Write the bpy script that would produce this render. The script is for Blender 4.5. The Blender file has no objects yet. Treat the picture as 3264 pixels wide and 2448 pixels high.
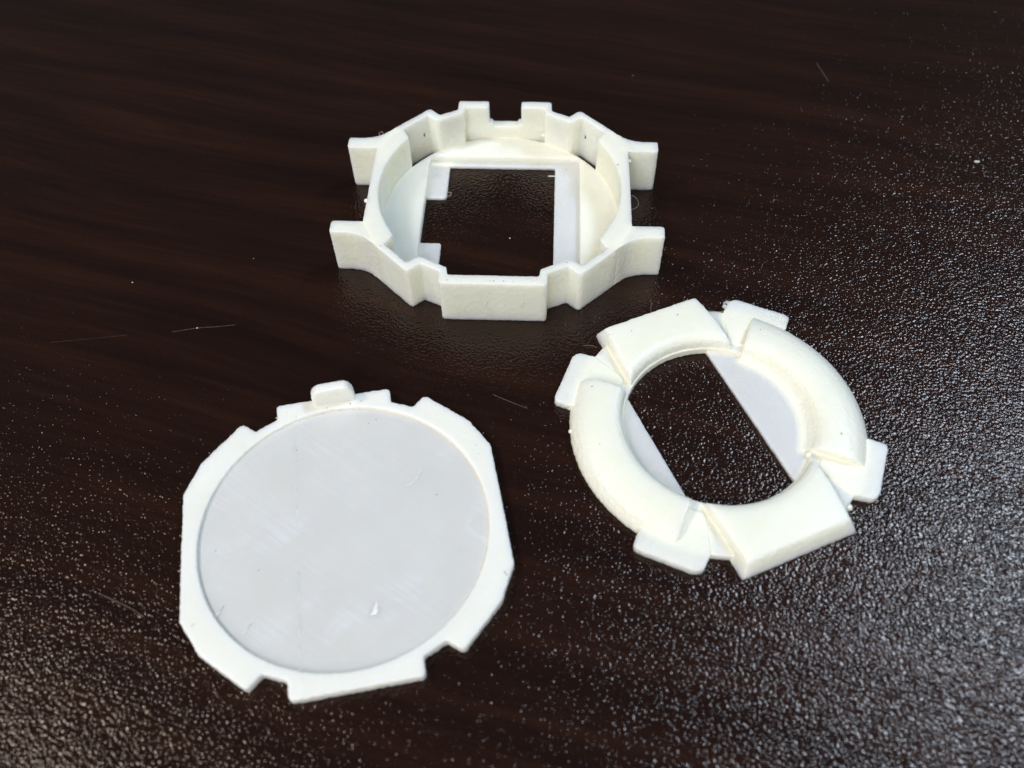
import bpy, bmesh, math, random
from mathutils import Matrix, Vector

random.seed(7)
S = bpy.context.scene
COL = S.collection
MM = 0.001

# ------------------------------------------------------------------ camera
H = 0.120                                   # lens height over the desk, metres
RIGHT = Vector((0.99965732, -0.02135078, -0.01514519))
DOWN = Vector((-0.02617695, -0.81535351, -0.57837136))
FWD = Vector((0.0, 0.57856962, -0.815633))
cam_data = bpy.data.cameras.new('camera')
cam = bpy.data.objects.new('camera', cam_data)
COL.objects.link(cam)
U, B = -DOWN, -FWD
cam.matrix_world = Matrix(((RIGHT.x, U.x, B.x, 0), (RIGHT.y, U.y, B.y, 0), (RIGHT.z, U.z, B.z, H), (0, 0, 0, 1)))
cam_data.sensor_width = 36
cam_data.lens = 2900 / 3264 * 36
cam_data.clip_start = 0.01
cam_data.clip_end = 20
cam_data.dof.use_dof = True
cam_data.dof.focus_distance = 0.155
cam_data.dof.aperture_fstop = 19
S.camera = cam

# ------------------------------------------------------------------ room light and added fill
w = bpy.data.worlds.new('World'); S.world = w; w.use_nodes = True
w.node_tree.nodes['Background'].inputs[0].default_value = (0.86, 0.95, 1.0, 1)
w.node_tree.nodes['Background'].inputs[1].default_value = 0.075

def lamp(name, az, el, dist, sx, sy, power, col):
    d = bpy.data.lights.new(name, 'AREA'); d.shape = 'RECTANGLE'; d.size = sx; d.size_y = sy
    d.energy = power; d.color = col
    o = bpy.data.objects.new(name, d); COL.objects.link(o)
    a, e = math.radians(az), math.radians(el)
    v = Vector((math.sin(a) * math.cos(e), math.cos(a) * math.cos(e), math.sin(e)))
    tgt = Vector((0, 0.08, 0))
    o.location = tgt + v * dist
    o.rotation_euler = (-v).to_track_quat('-Z', 'Y').to_euler()
    return o
lamp('ceiling_light', -92, 53, 1.8, 0.40, 0.32, 13.5, (1.0, 0.95, 0.88))
lamp('window_light', 59, 52.5, 1.8, 0.34, 0.30, 16, (0.60, 0.77, 1.0))
lamp('fill_light', 197, 40, 1.9, 1.3, 1.0, 28.5, (0.965, 0.955, 0.965))  # broad fill added behind the camera to brighten front faces

S.view_settings.view_transform = 'Standard'
S.view_settings.look = 'None'
S.view_settings.exposure = 0
S.view_settings.gamma = 1

# ------------------------------------------------------------------ materials
def nodes(name):
    m = bpy.data.materials.new(name); m.use_nodes = True
    nt = m.node_tree
    return m, nt, nt.nodes['Principled BSDF'], nt.nodes.new, nt.links.new

def ramp(nt, stops, interp='LINEAR'):
    r = nt.nodes.new('ShaderNodeValToRGB'); r.color_ramp.interpolation = interp
    e = r.color_ramp.elements
    while len(e) < len(stops): e.new(0.5)
    for k, (p, c) in enumerate(stops):
        e[k].position = p; e[k].color = c if len(c) == 4 else (*c, 1)
    return r

def desk_material():
    m, nt, b, N, L = nodes('dark_wood_laminate')
    tc = N('ShaderNodeTexCoord')
    # slow bend of the grain
    warp = N('ShaderNodeTexNoise'); warp.inputs['Scale'].default_value = 9; warp.inputs['Detail'].default_value = 1
    L(tc.outputs['Object'], warp.inputs['Vector'])
    sub = N('ShaderNodeVectorMath'); sub.operation = 'SUBTRACT'; sub.inputs[1].default_value = (.5, .5, .5)
    L(warp.outputs['Color'], sub.inputs[0])
    sc = N('ShaderNodeVectorMath'); sc.operation = 'SCALE'; sc.inputs['Scale'].default_value = 0.018
    L(sub.outputs[0], sc.inputs[0])
    add = N('ShaderNodeVectorMath'); L(tc.outputs['Object'], add.inputs[0]); L(sc.outputs[0], add.inputs[1])
    mp = N('ShaderNodeMapping'); mp.vector_type = 'TEXTURE'; mp.inputs['Rotation'].default_value = (0, 0, math.radians(-17))
    mp.inputs['Scale'].default_value = (1 / 11, 1 / 150, 1)
    L(add.outputs[0], mp.inputs['Vector'])
    g1 = N('ShaderNodeTexNoise'); g1.inputs['Scale'].default_value = 1; g1.inputs['Detail'].default_value = 5; g1.inputs['Roughness'].default_value = .62
    L(mp.outputs[0], g1.inputs['Vector'])
    mp2 = N('ShaderNodeMapping'); mp2.vector_type = 'TEXTURE'; mp2.inputs['Rotation'].default_value = (0, 0, math.radians(-17))
    mp2.inputs['Scale'].default_value = (1 / 55, 1 / 1000, 1)
    L(add.outputs[0], mp2.inputs['Vector'])
    g2 = N('ShaderNodeTexNoise'); g2.inputs['Scale'].default_value = 1; g2.inputs['Detail'].default_value = 3
    L(mp2.outputs[0], g2.inputs['Vector'])
    mx = N('ShaderNodeMath'); mx.operation = 'MULTIPLY_ADD'; mx.inputs[1].default_value = 0.34
    L(g2.outputs['Fac'], mx.inputs[0]); L(g1.outputs['Fac'], mx.inputs[2])
    r = ramp(nt, [(0.46, (.0085, .0036, .0031)), (0.64, (.0128, .0052, .0038)), (0.76, (.0175, .0067, .0043)), (0.95, (.026, .0098, .0058))])
    L(mx.outputs[0], r.inputs[0]); L(r.outputs[0], b.inputs['Base Color'])
    # pebbled relief of the laminate
    v1 = N('ShaderNodeTexVoronoi'); v1.feature = 'SMOOTH_F1'; v1.inputs['Scale'].default_value = 2600; v1.inputs['Smoothness'].default_value = .9; v1.inputs['Randomness'].default_value = 1
    L(tc.outputs['Object'], v1.inputs['Vector'])
    n1 = N('ShaderNodeTexNoise'); n1.inputs['Scale'].default_value = 1950; n1.inputs['Detail'].default_value = 1.5
    L(tc.outputs['Object'], n1.inputs['Vector'])
    hm = N('ShaderNodeMath'); hm.operation = 'MULTIPLY_ADD'; hm.inputs[1].default_value = 1.1
    L(n1.outputs['Fac'], hm.inputs[0]); L(v1.outputs['Distance'], hm.inputs[2])
    bp = N('ShaderNodeBump'); bp.inputs['Strength'].default_value = 1; bp.inputs['Distance'].default_value = 0.000083
    bp.invert = True
    L(hm.outputs[0], bp.inputs['Height']); L(bp.outputs[0], b.inputs['Normal'])
    b.inputs['Roughness'].default_value = 0.13
    b.inputs['Specular IOR Level'].default_value = 0.32
    b.inputs['Specular Tint'].default_value = (1, .86, .75, 1)
    return m

def plastic_material(name, base=(0.895, 0.885, 0.745), scale=0.0036, lines=None):
    m, nt, b, N, L = nodes(name)
    tc = N('ShaderNodeTexCoord')
    # grime caught in the print: a few sparse grey specks
    v = N('ShaderNodeTexVoronoi'); v.inputs['Scale'].default_value = 330
    L(tc.outputs['Object'], v.inputs['Vector'])
    nz = N('ShaderNodeTexNoise'); nz.inputs['Scale'].default_value = 2600; nz.inputs['Detail'].default_value = 2
    L(tc.outputs['Object'], nz.inputs['Vector'])
    ad = N('ShaderNodeMath'); ad.operation = 'MULTIPLY_ADD'; ad.inputs[1].default_value = .16
    L(nz.outputs['Fac'], ad.inputs[0]); L(v.outputs['Distance'], ad.inputs[2])
    r1 = ramp(nt, [(0.11, (1, 1, 1)), (0.16, (0, 0, 0))]); L(ad.outputs[0], r1.inputs[0])
    sep = N('ShaderNodeSeparateColor'); L(v.outputs['Color'], sep.inputs[0])
    r2 = ramp(nt, [(0.90, (0, 0, 0)), (0.97, (.75, .75, .75))]); L(sep.outputs[0], r2.inputs[0])
    ml = N('ShaderNodeMath'); ml.operation = 'MULTIPLY'; L(r1.outputs[0], ml.inputs[0]); L(r2.outputs[0], ml.inputs[1])
    # slow mottling of the resin
    big = N('ShaderNodeTexNoise'); big.inputs['Scale'].default_value = 130; big.inputs['Detail'].default_value = 3
    L(tc.outputs['Object'], big.inputs['Vector'])
    rb = ramp(nt, [(0.3, tuple(c * .965 for c in base)), (0.7, tuple(min(1, c * 1.02) for c in base))]); L(big.outputs['Fac'], rb.inputs[0])
    src = rb.outputs[0]
    if lines is not None:                      # infill tracks of the print, stronger in some bands than in others
        mp = N('ShaderNodeMapping'); mp.vector_type = 'TEXTURE'; mp.inputs['Rotation'].default_value = (0, 0, math.radians(lines))
        mp.inputs['Scale'].default_value = (1 / 70, 1 / 1900, 1)
        L(tc.outputs['Object'], mp.inputs['Vector'])
        ln = N('ShaderNodeTexNoise'); ln.inputs['Scale'].default_value = 1; ln.inputs['Detail'].default_value = 2
        L(mp.outputs[0], ln.inputs['Vector'])
        rl = ramp(nt, [(0.42, (0, 0, 0)), (0.68, (1, 1, 1))]); L(ln.outputs['Fac'], rl.inputs[0])
        mk = N('ShaderNodeTexNoise'); mk.inputs['Scale'].default_value = 75; mk.inputs['Detail'].default_value = 2; mk.inputs['Distortion'].default_value = 1.2
        L(tc.outputs['Object'], mk.inputs['Vector'])
        rm = ramp(nt, [(0.40, (.05, .05, .05)), (0.56, (.35, .35, .35)), (0.66, (1, 1, 1)), (0.70, (.15, .15, .15))]); L(mk.outputs['Fac'], rm.inputs[0])
        pr = N('ShaderNodeMath'); pr.operation = 'MULTIPLY'; L(rl.outputs[0], pr.inputs[0]); L(rm.outputs[0], pr.inputs[1])
        sv = N('ShaderNodeMath'); sv.operation = 'MULTIPLY_ADD'; sv.inputs[1].default_value = .35; L(rm.outputs[0], sv.inputs[0]); L(pr.outputs[0], sv.inputs[2])
        mu = N('ShaderNodeMix'); mu.data_type = 'RGBA'; mu.inputs[7].default_value = (.90, .89, .89, 1)
        hf = N('ShaderNodeMath'); hf.operation = 'MULTIPLY'; hf.inputs[1].default_value = .32; L(sv.outputs[0], hf.inputs[0])
        L(hf.outputs[0], mu.inputs[0]); L(src, mu.inputs[6]); src = mu.outputs[2]
    mix = N('ShaderNodeMix'); mix.data_type = 'RGBA'; mix.inputs[7].default_value = (.20, .20, .16, 1)
    L(ml.outputs[0], mix.inputs[0]); L(src, mix.inputs[6])
    L(mix.outputs[2], b.inputs['Base Color'])
    sa = N('ShaderNodeAttribute'); sa.attribute_name = 'bulk'; L(sa.outputs['Fac'], b.inputs['Subsurface Weight'])
    b.inputs['Subsurface Radius'].default_value = (1.0, 0.95, 0.72)
    b.inputs['Subsurface Scale'].default_value = scale
    b.inputs['Roughness'].default_value = .42
    b.inputs['Specular IOR Level'].default_value = .45
    # layer lines and surface grain
    mp = N('ShaderNodeMapping'); mp.inputs['Scale'].default_value = (90, 90, 4200)
    L(tc.outputs['Object'], mp.inputs['Vector'])
    lay = N('ShaderNodeTexNoise'); lay.inputs['Scale'].default_value = 1; lay.inputs['Detail'].default_value = 1
    L(mp.outputs[0], lay.inputs['Vector'])
    gr = N('ShaderNodeTexNoise'); gr.inputs['Scale'].default_value = 1500; gr.inputs['Detail'].default_value = 3
    L(tc.outputs['Object'], gr.inputs['Vector'])
    sm = N('ShaderNodeMath'); L(lay.outputs['Fac'], sm.inputs[0]); L(gr.outputs['Fac'], sm.inputs[1])
    bp = N('ShaderNodeBump'); bp.inputs['Strength'].default_value = .5; bp.inputs['Distance'].default_value = 0.00006
    L(sm.outputs[0], bp.inputs['Height']); L(bp.outputs[0], b.inputs['Normal'])
    return m

def plain(name, col, rough=.6):
    m, nt, b, N, L = nodes(name)
    tc = N('ShaderNodeTexCoord'); n = N('ShaderNodeTexNoise'); n.inputs['Scale'].default_value = 1500
    L(tc.outputs['Object'], n.inputs['Vector'])
    r = ramp(nt, [(.3, tuple(c * .75 for c in col)), (.7, col)]); L(n.outputs['Fac'], r.inputs[0])
    L(r.outputs[0], b.inputs['Base Color']); b.inputs['Roughness'].default_value = rough
    return m

DESK = desk_material()
PLA = plastic_material('milky_white_plastic')
PLA_PANEL = plastic_material('milky_white_plastic_infill_dimmed', base=(.715, .702, .648), lines=-45)  # greyer base stands in for light lost through the thin panel
PLA_RIM = plastic_material('milky_white_plastic_rim', base=(.875, .868, .785), scale=.0021)
PLA_THIN = plastic_material('milky_white_plastic_thin_dimmed', base=(.85, .822, .705))  # same plastic, base dimmed for light that leaks through thin plates
STRAND = plain('white_filament', (.93, .93, .92), .4)
WISP = plain('thin_filament_wisp', (.52, .46, .38), .5)
HOLE_SHADE = plain('painted_hole_shade', (.016, .015, .008), .9)
LINT = plain('pale_lint', (.62, .58, .52), .8)
SCRATCH = plain('worn_laminate', (.11, .06, .035), .5)

# ------------------------------------------------------------------ mesh tools (local units: millimetres)
def prism(poly, z0, z1):
    bm = bmesh.new()
    lo = [bm.verts.new((x, y, z0)) for x, y in poly]; hi = [bm.verts.new((x, y, z1)) for x, y in poly]
    n = len(poly)
    bm.faces.new(hi); bm.faces.new(lo[::-1])
    for i in range(n): bm.faces.new((lo[i], lo[(i + 1) % n], hi[(i + 1) % n], hi[i]))
    bmesh.ops.recalc_face_normals(bm, faces=bm.faces)
    return bm

def revolve(prof, a0, a1, n):
    bm = bmesh.new(); rows = []
    for k in range(n + 1):
        a = math.radians(a0 + (a1 - a0) * k / n)
        rows.append([bm.verts.new((r * math.cos(a), r * math.sin(a), z)) for r, z in prof])
    m = len(prof)
    for k in range(n):
        for i in range(m):
            bm.faces.new((rows[k][i], rows[k][(i + 1) % m], rows[k + 1][(i + 1) % m], rows[k + 1][i]))
    if abs(a1 - a0) < 359: bm.faces.new(rows[0][::-1]); bm.faces.new(rows[-1])
    else:
        bmesh.ops.remove_doubles(bm, verts=bm.verts, dist=1e-4)
    bmesh.ops.recalc_face_normals(bm, faces=bm.faces)
    return bm

def box(x0, x1, y0, y1, z0, z1): return prism([(x0, y0), (x1, y0), (x1, y1), (x0, y1)], z0, z1)
def circle(r, n=128, a0=0, a1=360, end=False):
    m = n + 1 if end else n
    return [(r * math.cos(math.radians(a0 + (a1 - a0) * k / n)), r * math.sin(math.radians(a0 + (a1 - a0) * k / n))) for k in range(m)]

def rounded(poly, rad, n=4):
    out = []
    m = len(poly)
    for i in range(m):
        p, a, c = Vector(poly[i]), Vector(poly[i - 1]), Vector(poly[(i + 1) % m])
        r = min(rad, (a - p).length * .45, (c - p).length * .45)
        s, e = p + (a - p).normalized() * r, p + (c - p).normalized() * r
        for k in range(n + 1):
            t = k / n
            q = s * (1 - t) ** 2 + p * 2 * t * (1 - t) + e * t * t
            out.append((q.x, q.y))
    return out

def join(*bms):
    out = bmesh.new()
    for b in bms:
        me = bpy.data.meshes.new('tmp'); b.to_mesh(me); b.free()
        out.from_mesh(me); bpy.data.meshes.remove(me)
    return out

def ball(x, y, z, r, sx=1, sy=1, sz=1):
    bm = bmesh.new(); bmesh.ops.create_icosphere(bm, subdivisions=2, radius=r)
    bmesh.ops.transform(bm, matrix=Matrix.Translation((x, y, z)) @ Matrix.Diagonal((sx, sy, sz, 1)), verts=bm.verts)
    return bm

def tube(pts, r, seg=6):
    bm = bmesh.new(); P = [Vector(p) for p in pts]; rings = []
    for i, p in enumerate(P):
        t = (P[min(i + 1, len(P) - 1)] - P[max(i - 1, 0)]).normalized()
        s = t.cross(Vector((0.13, .2, 1))).normalized(); q = t.cross(s)
        k = r if 0 < i < len(P) - 1 else r * .5
        rings.append([bm.verts.new(p + (s * math.cos(2 * math.pi * j / seg) + q * math.sin(2 * math.pi * j / seg)) * k) for j in range(seg)])
    for a, b in zip(rings, rings[1:]):
        for j in range(seg): bm.faces.new((a[j], a[(j + 1) % seg], b[(j + 1) % seg], b[j]))
    bm.faces.new(rings[0][::-1]); bm.faces.new(rings[-1])
    bmesh.ops.recalc_face_normals(bm, faces=bm.faces)
    return bm

def spline(ctrl, n=8):
    out = []; P = [Vector(p) for p in ctrl]; P = [P[0] * 2 - P[1]] + P + [P[-1] * 2 - P[-2]]
    for i in range(1, len(P) - 2):
        for k in range(n):
            t = k / n; a, b, c, d = P[i - 1:i + 3]
            out.append(.5 * (2 * b + (c - a) * t + (2 * a - 5 * b + 4 * c - d) * t * t + (3 * b - 3 * c + d - a) * t ** 3))
    out.append(P[-2]); return out

TEX = {}
def cloud(scale):
    if scale not in TEX:
        t = bpy.data.textures.new('wobble', 'CLOUDS'); t.noise_scale = scale; t.noise_depth = 2; TEX[scale] = t
    return TEX[scale]

def printed(name, bm, parent, mat, cut=(), keep=None, voxel=.17, smooth=5, wob=.05, fine=.06, edge=.14):
    """Boolean the raw solid, then remesh it so that edges melt a little and surfaces wobble like a filament print."""
    me = bpy.data.meshes.new(name); bm.to_mesh(me); bm.free()
    tmp = bpy.data.objects.new('tmp', me); COL.objects.link(tmp)
    helpers = []
    def helper(b, op):
        hm = bpy.data.meshes.new('cut'); b.to_mesh(hm); b.free()
        ho = bpy.data.objects.new('cut', hm); COL.objects.link(ho); helpers.append(ho)
        md = tmp.modifiers.new('b', 'BOOLEAN'); md.operation = op; md.object = ho; md.solver = 'EXACT'
        if op == 'DIFFERENCE': md.use_self = False
    for c in cut: helper(c, 'DIFFERENCE')
    if keep is not None: helper(keep, 'INTERSECT')
    r = tmp.modifiers.new('r', 'REMESH'); r.mode = 'VOXEL'; r.voxel_size = voxel; r.use_smooth_shade = True
    s = tmp.modifiers.new('s', 'SMOOTH'); s.iterations = smooth; s.factor = .5
    for sc, st in ((1.9, wob), (.42, fine)):
        d = tmp.modifiers.new('d', 'DISPLACE'); d.texture = cloud(sc); d.strength = st; d.mid_level = .5
    for ax, sc in (('X', .52), ('Y', .61)):      # ragged outline of the extruded tracks; flat tops stay flat
        d = tmp.modifiers.new('d', 'DISPLACE'); d.texture = cloud(sc); d.strength = edge; d.mid_level = .5; d.direction = ax
    dg = bpy.context.evaluated_depsgraph_get()
    res = bpy.data.meshes.new_from_object(tmp.evaluated_get(dg), depsgraph=dg)
    for o in helpers + [tmp]:
        mm = o.data; bpy.data.objects.remove(o); bpy.data.meshes.remove(mm)
    # nothing may dip under the desk
    for v in res.vertices:
        if v.co.z < .03: v.co.z = .03
    res.transform(Matrix.Scale(MM, 4))
    res.name = name; res.materials.clear(); res.materials.append(mat)
    o = bpy.data.objects.new(name, res); COL.objects.link(o); o.parent = parent
    return o

def raw(name, bm, parent, mat, smooth=True):
    me = bpy.data.meshes.new(name); bmesh.ops.scale(bm, vec=(MM,) * 3, verts=bm.verts); bm.to_mesh(me); bm.free()
    if smooth:
        for p in me.polygons: p.use_smooth = True
    me.materials.append(mat)
    o = bpy.data.objects.new(name, me); COL.objects.link(o)
    if parent: o.parent = parent
    return o

def thing(name, label, cat, x, y, rot):
    o = bpy.data.objects.new(name, None); COL.objects.link(o); o.empty_display_size = .01
    o.location = (x * MM, y * MM, 0); o.rotation_euler = (0, 0, math.radians(rot))
    o['label'] = label; o['category'] = cat
    return o

def quad_sym(q):
    """quarter outline (u,v>0) from the v axis to the u axis -> full outline"""
    r = list(q)
    right = r + [(x, -y) for x, y in r[::-1]]
    return right + [(-x, y) for x, y in right[::-1]]

# ------------------------------------------------------------------ the desk
dk = bmesh.new(); bmesh.ops.create_cube(dk, size=1)
bmesh.ops.transform(dk, matrix=Matrix.Translation((0, 230, -12.5)) @ Matrix.Diagonal((1500, 800, 25, 1)), verts=dk.verts)
bmesh.ops.bevel(dk, geom=dk.edges[:], offset=2, segments=2, affect='EDGES')
desk = raw('desk_top', dk, None, DESK, smooth=False); desk['kind'] = 'structure'
desk['label'] = 'dark brown wood grain laminate desk with pebbled sheen'

def strip(pts, wid, z=.012):
    bm = bmesh.new(); P = [Vector((x, y, z)) for x, y in pts]; L = []
    for i, p in enumerate(P):
        t = (P[min(i + 1, len(P) - 1)] - P[max(i - 1, 0)]).normalized(); n = Vector((-t.y, t.x, 0))
        k = wid * (.25 if i in (0, len(P) - 1) else random.uniform(.5, 1))
        L.append((bm.verts.new(p + n * k), bm.verts.new(p - n * k)))
    for a, b in zip(L, L[1:]): bm.faces.new((a[1], b[1], b[0], a[0]))
    return bm
SCR = []
def scratch(ctrl, wid):
    SCR.append((ctrl, wid))

# ------------------------------------------------------------------ 1. watch case (top of the picture)
case = thing('watch_case', 'tall octagonal white printed watch case with four lugs, notched back wall and square window', 'watch case', -1.3, 121.6, -3.6)
CH = 9.4
OUTER = quad_sym([(0.0, 23.25), (8.5, 23.25), (8.85, 22.9), (8.9, 20.6), (12.2, 19.0), (14.0, 20.6), (14.6, 20.5), (20.5, 14.8), (21.2, 13.3), (23.0, 9.9), (23.05, 0.0)])
def dedupe(p):
    out = []
    for q in p:
        if not out or (Vector(q) - Vector(out[-1])).length > .02: out.append(q)
    if (Vector(out[0]) - Vector(out[-1])).length < .02: out.pop()
    return out
OUTER = dedupe(OUTER)
arc = [(21.4 * math.cos(math.radians(a)), 21.4 * math.sin(math.radians(a))) for a in range(35, -1, -3)] 
INNER = dedupe(quad_sym([(0.0, 21.35), (7.5, 21.35), (7.75, 19.75), (12.1, 17.5), (12.9, 17.5), (14.5, 18.85), (18.7, 14.75), (17.45, 12.55)] + arc[1:] + [(21.4, 0)]))
pins = [box(-.16, .16, -2, 2, 4.7, 5.9) for _ in range(2)]
for p, sx in zip(pins, (1, -1)):
    bmesh.ops.transform(p, matrix=Matrix.Translation((sx * 15.3, 17.95, 0)) @ Matrix.Rotation(math.radians(-sx * 42), 4, 'Z'), verts=p.verts)
notch = prism([(-3.1, 20), (3.1, 20), (3.1, 26), (-3.1, 26)], 5.4, 12)
notch2 = box(-2.5, 2.5, 20, 26, 4.9, 8)
wall = printed('case_wall', prism(OUTER, 0, CH), case, PLA, cut=[prism(INNER, -2, 14), notch, notch2] + pins)

def mirror(bm, sx, sy):
    bmesh.ops.transform(bm, matrix=Matrix.Diagonal((sx, sy, 1, 1)), verts=bm.verts)
    bmesh.ops.recalc_face_normals(bm, faces=bm.faces); return bm
LUG = [(21.8, 9.5), (28.1, 9.45), (28.45, 9.8), (28.45, 11.85), (28.2, 12.15), (26.0, 12.15), (24.6, 12.3), (23.4, 12.65), (22.3, 13.2), (21.3, 14.05), (20.5, 14.75), (19.6, 14.2), (21.6, 11.0)]
for sx in (1, -1):
    for sy in (1, -1):
        printed('lug', mirror(prism(LUG, 0, CH - .03), sx, sy), case, PLA)
WIN = [(-14.3, -14.5), (9.85, -14.5), (9.85, 14.5), (-14.3, 14.5)]
REC = rounded([(-14.3, -15.8), (14.55, -15.8), (14.55, 15.8), (-14.3, 15.8)], 1.4)
printed('face_plate', join(prism(circle(21.6), 0, 2.2), prism([(-12.6, 17.2), (-14.6, 19.1), (-19.0, 14.9), (-17.0, 12.4)], 0, .9)), case, PLA, cut=[prism(REC, .85, 5), prism(WIN, -2, 5)])
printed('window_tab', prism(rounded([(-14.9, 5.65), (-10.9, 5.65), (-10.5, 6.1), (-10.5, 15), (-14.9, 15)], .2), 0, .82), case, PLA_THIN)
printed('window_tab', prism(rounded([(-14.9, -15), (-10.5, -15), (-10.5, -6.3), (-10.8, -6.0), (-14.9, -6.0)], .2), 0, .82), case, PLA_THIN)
# stringing left by the printer
raw('filament_strand', tube(spline([(-10.5, 7.3, .5), (-10.0, 7.5, .5), (-9.7, 7.0, .5), (-10.0, 6.5, .5), (-10.45, 6.5, .5)]), .04), case, WISP)
raw('filament_strand', tube(spline([(9.9, 12.3, .6), (9.2, 12.3, .62), (8.5, 12.25, .64)]), .09), case, STRAND)
raw('filament_strand', tube(spline([(23.0, 0.4, 4), (23.9, 0.9, 3.2), (25.1, 2.6, 2.4), (25.3, 4.2, 2.0), (24.7, 5.6, 1.9), (23.6, 6.3, 1.8)]), .035), case, WISP)
raw('filament_strand', tube(spline([(-22.9, 12.9, 9.0), (-23.1, 13.6, 9.2), (-22.6, 14.0, 9.2), (-22.2, 13.4, 9.0)]), .035), case, WISP)
for (x, y, z, r) in ((23.15, 7.6, 8.6, .42), (-23.15, -4.2, 9.0, .4), (6.9, -22.0, 9.3, .25)):
    raw('print_blob', ball(x, y, z, r), case, PLA)
for (x, y, z, r, e) in ((-1.3, -23.2, 4.3, .28, 2.2), (4.9, -23.22, 4.9, .2, 2.0), (4.75, -23.2, 3.9, .22, 1.6), (7.4, 21.2, 3.0, .35, 1.2), (-15.1, -19.5, 6.0, .2, 1.2), (12.4, -18.9, 5.2, .2, 1.4)):
    raw('print_blob', ball(x, y, z, r, 1, .5, e), case, PLA)

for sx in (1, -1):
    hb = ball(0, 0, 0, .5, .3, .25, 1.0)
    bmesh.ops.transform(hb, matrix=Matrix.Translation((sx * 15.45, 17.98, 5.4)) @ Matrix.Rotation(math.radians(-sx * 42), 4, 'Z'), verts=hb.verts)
    raw('pin_hole_shade', hb, case, HOLE_SHADE)  # dark bead, its colour painted as the shade inside the pinhole

# ------------------------------------------------------------------ 2. ring with rounded segments (right)
ring = thing('bezel_ring', 'round white printed bezel ring with raised segments, corner tabs and open middle', 'bezel ring', 31.6, 75.8, 21.3)
base = revolve([(14.35, 0), (22.4, 0), (22.4, 1.48), (14.35, 1.48)], 0, 360, 160)
printed('base_ring', base, ring, PLA)
TAB = [(11.9, 18.8), (14.1, 20.6), (15.3, 20.3), (21.1, 14.3), (21.4, 13.5), (19.6, 11.6), (13.0, 9.5), (9.5, 13.0)]
for sx, sy in ((1, 1), (-1, 1), (-1, -1), (1, -1)):
    bm = mirror(prism(rounded(TAB, .35), 0, 1.7), sx, sy)
    if (sx, sy) == (1, 1):
        bm = join(bm, ball(14.1, 20.75, .9, .42), ball(13.1, 20.3, .9, .4, 1, 1.2), ball(16.9, 19.1, .9, .33), ball(18.5, 17.4, .9, .34), ball(13.6, 21.0, 1.0, .22, 2.2, 1, 1))
    printed('corner_tab', bm, ring, PLA, wob=.1, edge=.24)
SEG_L = [(14.5, .3), (14.7, 1.6), (14.9, 2.5), (15.3, 3.1), (16.1, 3.42), (17.6, 3.45), (19.2, 3.28), (20.6, 2.9), (21.6, 2.35), (22.35, 1.65), (22.8, .9), (22.85, .1)]
SEG_R = [(12.9, .3), (12.7, .8), (13.5, 1.05), (14.2, 1.6), (14.7, 2.4), (15.3, 3.05), (16.1, 3.42), (17.6, 3.45), (19.2, 3.28), (20.6, 2.9), (21.6, 2.35), (22.35, 1.65), (22.8, .9), (22.85, .1)]
printed('round_segment', revolve(SEG_R, -44.5, 45, 60), ring, PLA, smooth=18, edge=.22)
printed('round_segment', revolve(SEG_L, 136, 225, 60), ring, PLA, smooth=18, edge=.22)
BLK = [(14.4, .3), (14.6, 1.5), (14.9, 2.6), (15.4, 3.15), (16.3, 3.42), (18, 3.45), (20.4, 3.38), (22.3, 3.28), (24, 3.1), (28, 2.7), (28, .0), (16, .0)]
def wedge(sy):                                    # the outer face of a block leans inwards
    bm = prism([(9, 0), (23.75, 0), (23.65, .7), (22.4, 3.3), (22.2, 8), (9, 8)], -8.9, 8.9)
    bmesh.ops.transform(bm, matrix=Matrix(((0, 0, 1, 0), (sy, 0, 0, 0), (0, 1, 0, 0), (0, 0, 0, 1))), verts=bm.verts)
    for q in bm.verts: q.co.x *= 1.07 - .04 * min(q.co.z, 3.5)
    bmesh.ops.recalc_face_normals(bm, faces=bm.faces); return bm
for sy in (1, -1):
    printed('flat_block', revolve(BLK, 90 * sy - 50, 90 * sy + 50, 60), ring, PLA, keep=wedge(sy), smooth=26, edge=.22)
def chord(u0, sgn, r=15.2):
    a = math.degrees(math.acos(u0 * sgn / r))
    pts = circle(r, 40, -a, a, True)
    return [(x * sgn, y * sgn) for x, y in pts]
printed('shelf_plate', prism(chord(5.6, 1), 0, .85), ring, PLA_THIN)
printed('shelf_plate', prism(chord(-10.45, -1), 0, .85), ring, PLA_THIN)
raw('filament_strand', tube(spline([(8.7, 19.6, 2.6), (10.0, 19.5, 2.0), (11.4, 19.3, 1.4), (12.3, 19.3, 1.2)]), .035), ring, WISP)
raw('filament_strand', tube(spline([(9.6, -9.8, .9), (10.6, -10.0, 1.7), (12.0, -10.4, 1.75)]), .09), ring, STRAND)
for (x, y, z, r) in ((-9.0, -15.6, 1.2, .4), (-9.9, -15.0, 1.2, .35), (19.5, 10.9, 1.0, .5), (-21.4, 7.7, .9, .35), (9.8, -10.3, 1.2, .5), (10.4, -20.0, .8, .55)):
    raw('print_blob', ball(x, y, z, r), ring, PLA)

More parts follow.
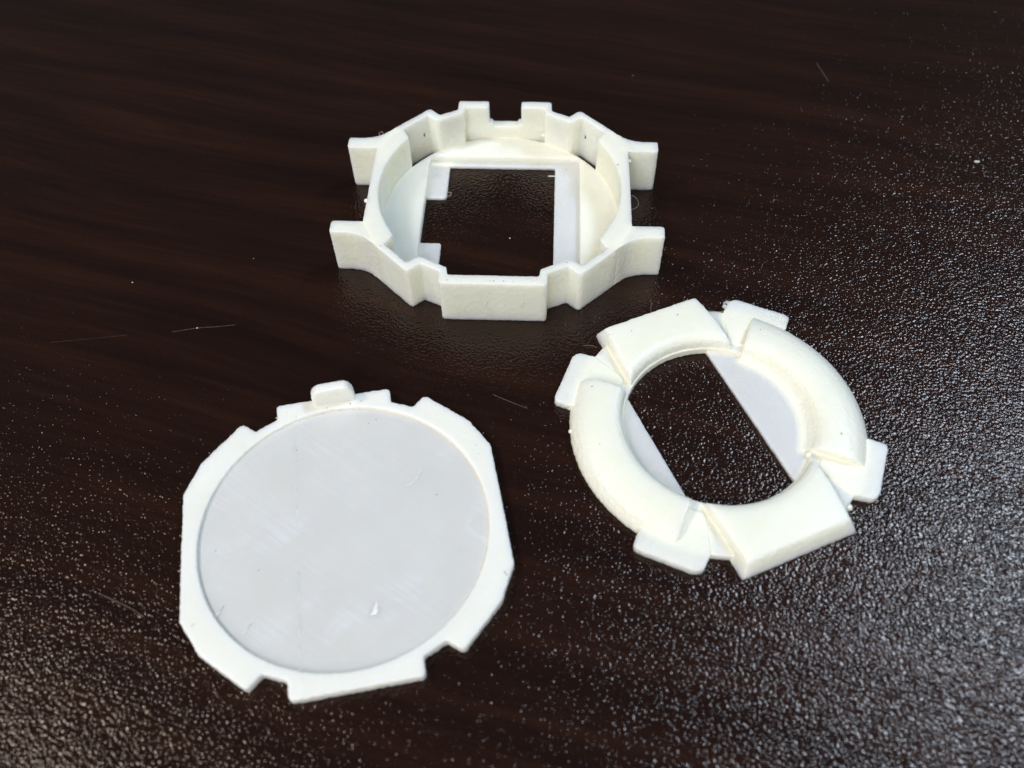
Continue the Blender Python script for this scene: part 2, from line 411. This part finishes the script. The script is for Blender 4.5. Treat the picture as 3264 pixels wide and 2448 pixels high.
# ------------------------------------------------------------------ 3. back cover (left)
cover = thing('back_cover', 'flat white printed watch back cover with round grey recess and small upright latch', 'back cover', -24.65, 59.25, 9.15)
CT = 1.9
COV = [(x, y) for x, y in OUTER]
printed('cover_rim', prism(COV, 0, CT), cover, PLA_RIM, cut=[prism(circle(20.87, 160), -2, 5)], edge=.24)
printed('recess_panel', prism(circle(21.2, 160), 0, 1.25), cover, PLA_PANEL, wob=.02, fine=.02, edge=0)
KNOB = [(-2.9, 1.2), (-3.15, 3.0), (-3.1, 4.2), (-2.6, 5.0), (-1.8, 5.5), (2.2, 5.6), (2.9, 5.1), (3.3, 4.2), (3.45, 3.0), (3.4, 1.2)]
kb = prism(rounded(KNOB, .4), 22.0, 23.55)
bmesh.ops.transform(kb, matrix=Matrix(((1, 0, 0, 0), (0, 0, 1, 0), (0, 1, 0, 0), (0, 0, 0, 1))), verts=kb.verts)
bmesh.ops.recalc_face_normals(kb, faces=kb.faces)
printed('latch', kb, cover, PLA_RIM)


def grime(parent, pts, z, r=.1):
    bm = join(*[ball(x, y, z, r * random.uniform(.55, 1.2), random.uniform(.8, 2.0), random.uniform(.6, 1.1), .35) for x, y in pts])
    o = raw('grime', bm, parent, SOOT); o['kind'] = 'stuff'
SOOT = plain('grey_grime', (.10, .10, .085), .8)
grime(cover, [(-21.24, -10.73), (-21.0, -10.6), (-7.37, 21.71), (-5.9, 20.5), (-1.1, 21.3), (4.32, 21.62), (2.61, 21.41), (20.82, 10.22), (20.97, 8.56), (21.5, -11.0), (21.7, -11.4)], CT)
grime(cover, [(4.95, -20.2), (6.26, 18.13), (5.08, 17.58), (-6.25, 14.82), (-12.4, -4), (13.8, 3.2)], 1.26, .07)
grime(ring, [(-8.5, 20.9), (-8.3, 20.7), (-15.59, 12.59), (1.78, 17.98), (-4.84, 20.09), (3.71, 20.17), (14.56, 12.04), (17.23, 5.15), (-19.06, 2.66), (-17.33, -4.93), (15.01, -12.82)], 3.36, .09)
grime(case, [(-1.02, -22.6), (-0.44, -22.6), (0.16, -22.6), (1.78, -22.6), (-7.38, -22.6), (-5.9, -22.6), (3.37, -22.6), (6.46, -22.6), (-19.2, -15.3), (12.0, -18.2), (17.9, -15.8), (20.94, 5.78), (21.3, 5.5)], CH + .01, .08)
# seam ridge, burrs and shavings on the recess
zs = 1.235
sm = []
y = 19.4
while y > -19.6:
    l = random.uniform(.5, 2.2); gap = random.uniform(.1, .9) + (3.4 if 5.4 > y > 4.6 else 0) + (6.5 if 3.5 > y > 1.5 else 0)
    xx = lambda t: -6.25 - (19.52 - t) * .027
    sm.append(tube([(xx(y), y, zs), (xx(y - l * .5) + random.uniform(-.04, .04), y - l * .5, zs), (xx(y - l), y - l, zs)], random.uniform(.045, .085), 5)); y -= l + gap
raw('seam_ridge', join(*sm), cover, STRAND)
raw('plastic_burr', tube(spline([(12.13, 7.88, zs + .06), (11.27, 6.46, zs + .08), (10.36, 5.69, zs + .05), (9.4, 5.56, zs)]), .09), cover, STRAND)
raw('plastic_burr', tube([(-17.18, -8.33, zs), (-17.8, -9.2, zs + .05), (-18.4, -10.0, zs + .3)], .12), cover, STRAND)
raw('plastic_burr', tube([(-13.48, -11.65, zs), (-14.1, -12.3, zs + .04), (-14.77, -13.01, zs)], .09), cover, STRAND)
raw('plastic_burr', join(ball(3.2, -12.9, zs, .45, .9, 1.5, .07), ball(3.45, -12.1, zs, .28, .8, 1.6, .1), ball(2.8, -13.3, zs, .3, 1.2, .9, .1)), cover, STRAND)

# ------------------------------------------------------------------ how deep light can wander: full in the bulk, none at joints between parts
from mathutils.bvhtree import BVHTree
def bulk(root, reach=1.0):
    parts = [o for o in root.children if o.type == 'MESH' and o.data.materials[0] in (PLA, PLA_PANEL, PLA_THIN, PLA_RIM)]
    big = [o for o in parts if len(o.data.vertices) > 600]
    info = {}
    for o in big:
        vs = [v.co for v in o.data.vertices]
        lo = Vector((min(v[i] for v in vs) for i in range(3))); hi = Vector((max(v[i] for v in vs) for i in range(3)))
        info[o] = (BVHTree.FromPolygons(vs, [p.vertices[:] for p in o.data.polygons]), lo, hi)
    rr = reach * MM
    for o in parts:
        n = len(o.data.vertices); w = [1.0] * n
        if o in info:
            olo, ohi = info[o][1:]
            for q, (bv, lo, hi) in info.items():
                if q is o or any(olo[i] - rr > hi[i] or ohi[i] + rr < lo[i] for i in range(3)): continue
                for k, v in enumerate(o.data.vertices):
                    c = v.co
                    if c.x < lo.x - rr or c.x > hi.x + rr or c.y < lo.y - rr or c.y > hi.y + rr or c.z < lo.z - rr or c.z > hi.z + rr: continue
                    h = bv.find_nearest(c, rr)
                    if h[0] is None: continue
                    t = h[3] / rr
                    if h[1].dot(c - h[0]) < 0: t = 0
                    w[k] = min(w[k], t)
        else: w = [0.0] * n
        at = o.data.attributes.new('bulk', 'FLOAT', 'POINT'); at.data.foreach_set('value', w)
for t in (case, ring, cover): bulk(t)

# ------------------------------------------------------------------ wear and dust on the desk
scr = []
def scratch(pts, wid):
    P = [p.to_tuple()[:2] for p in spline([(x, y, 0) for x, y in pts], 10)]
    scr.append(strip(P, wid))
scratch([(-78.0, 96.2), (-71.0, 96.8), (-64.8, 97.4)], .022)
scratch([(-57.5, 97.8), (-53.3, 98.5), (-50.0, 98.7), (-46.8, 99.0)], .07)
scratch([(-3.2, 83.2), (0.5, 81.2), (2.4, 80.3)], .07)
scratch([(66.9, 167.4), (67.5, 163.8), (68.1, 160.7)], .09)
scratch([(-58.8, 51.1), (-54.0, 48.9), (-51.5, 47.4)], .08)
scratch([(24.4, 102.5), (24.1, 99.9), (23.7, 97.9)], .07)
scratch([(11.9, 92.6), (13.5, 92.5), (14.3, 92.0)], .11)
o = raw('scratch', join(*scr), desk, SCRATCH, smooth=False); o['kind'] = 'stuff'
lint = [ball(x, y, .05, r, random.uniform(.8, 1.6), random.uniform(.7, 1.1), .4) for x, y, r in
        ((91.0, 134.9, .42), (0.3, 117.7, .14), (11.2, 90.6, .16), (-66.7, 109.3, .17), (-37.3, 79.7, .2), (-53.3, 98.5, .16))]
rnd = random.Random(3)
for k in range(7): lint.append(ball(rnd.uniform(-90, 95), rnd.uniform(30, 185), .02, rnd.uniform(.05, .09), rnd.uniform(.8, 1.8), 1, .4))
lint.append(tube(spline([(41.9, 100.9, .1), (41.6, 100.0, .2), (40.9, 99.4, .1)]), .04))
o = raw('dust', join(*lint), None, LINT); o['kind'] = 'stuff'; o['label'] = 'pale dust and lint specks scattered on the dark desk'
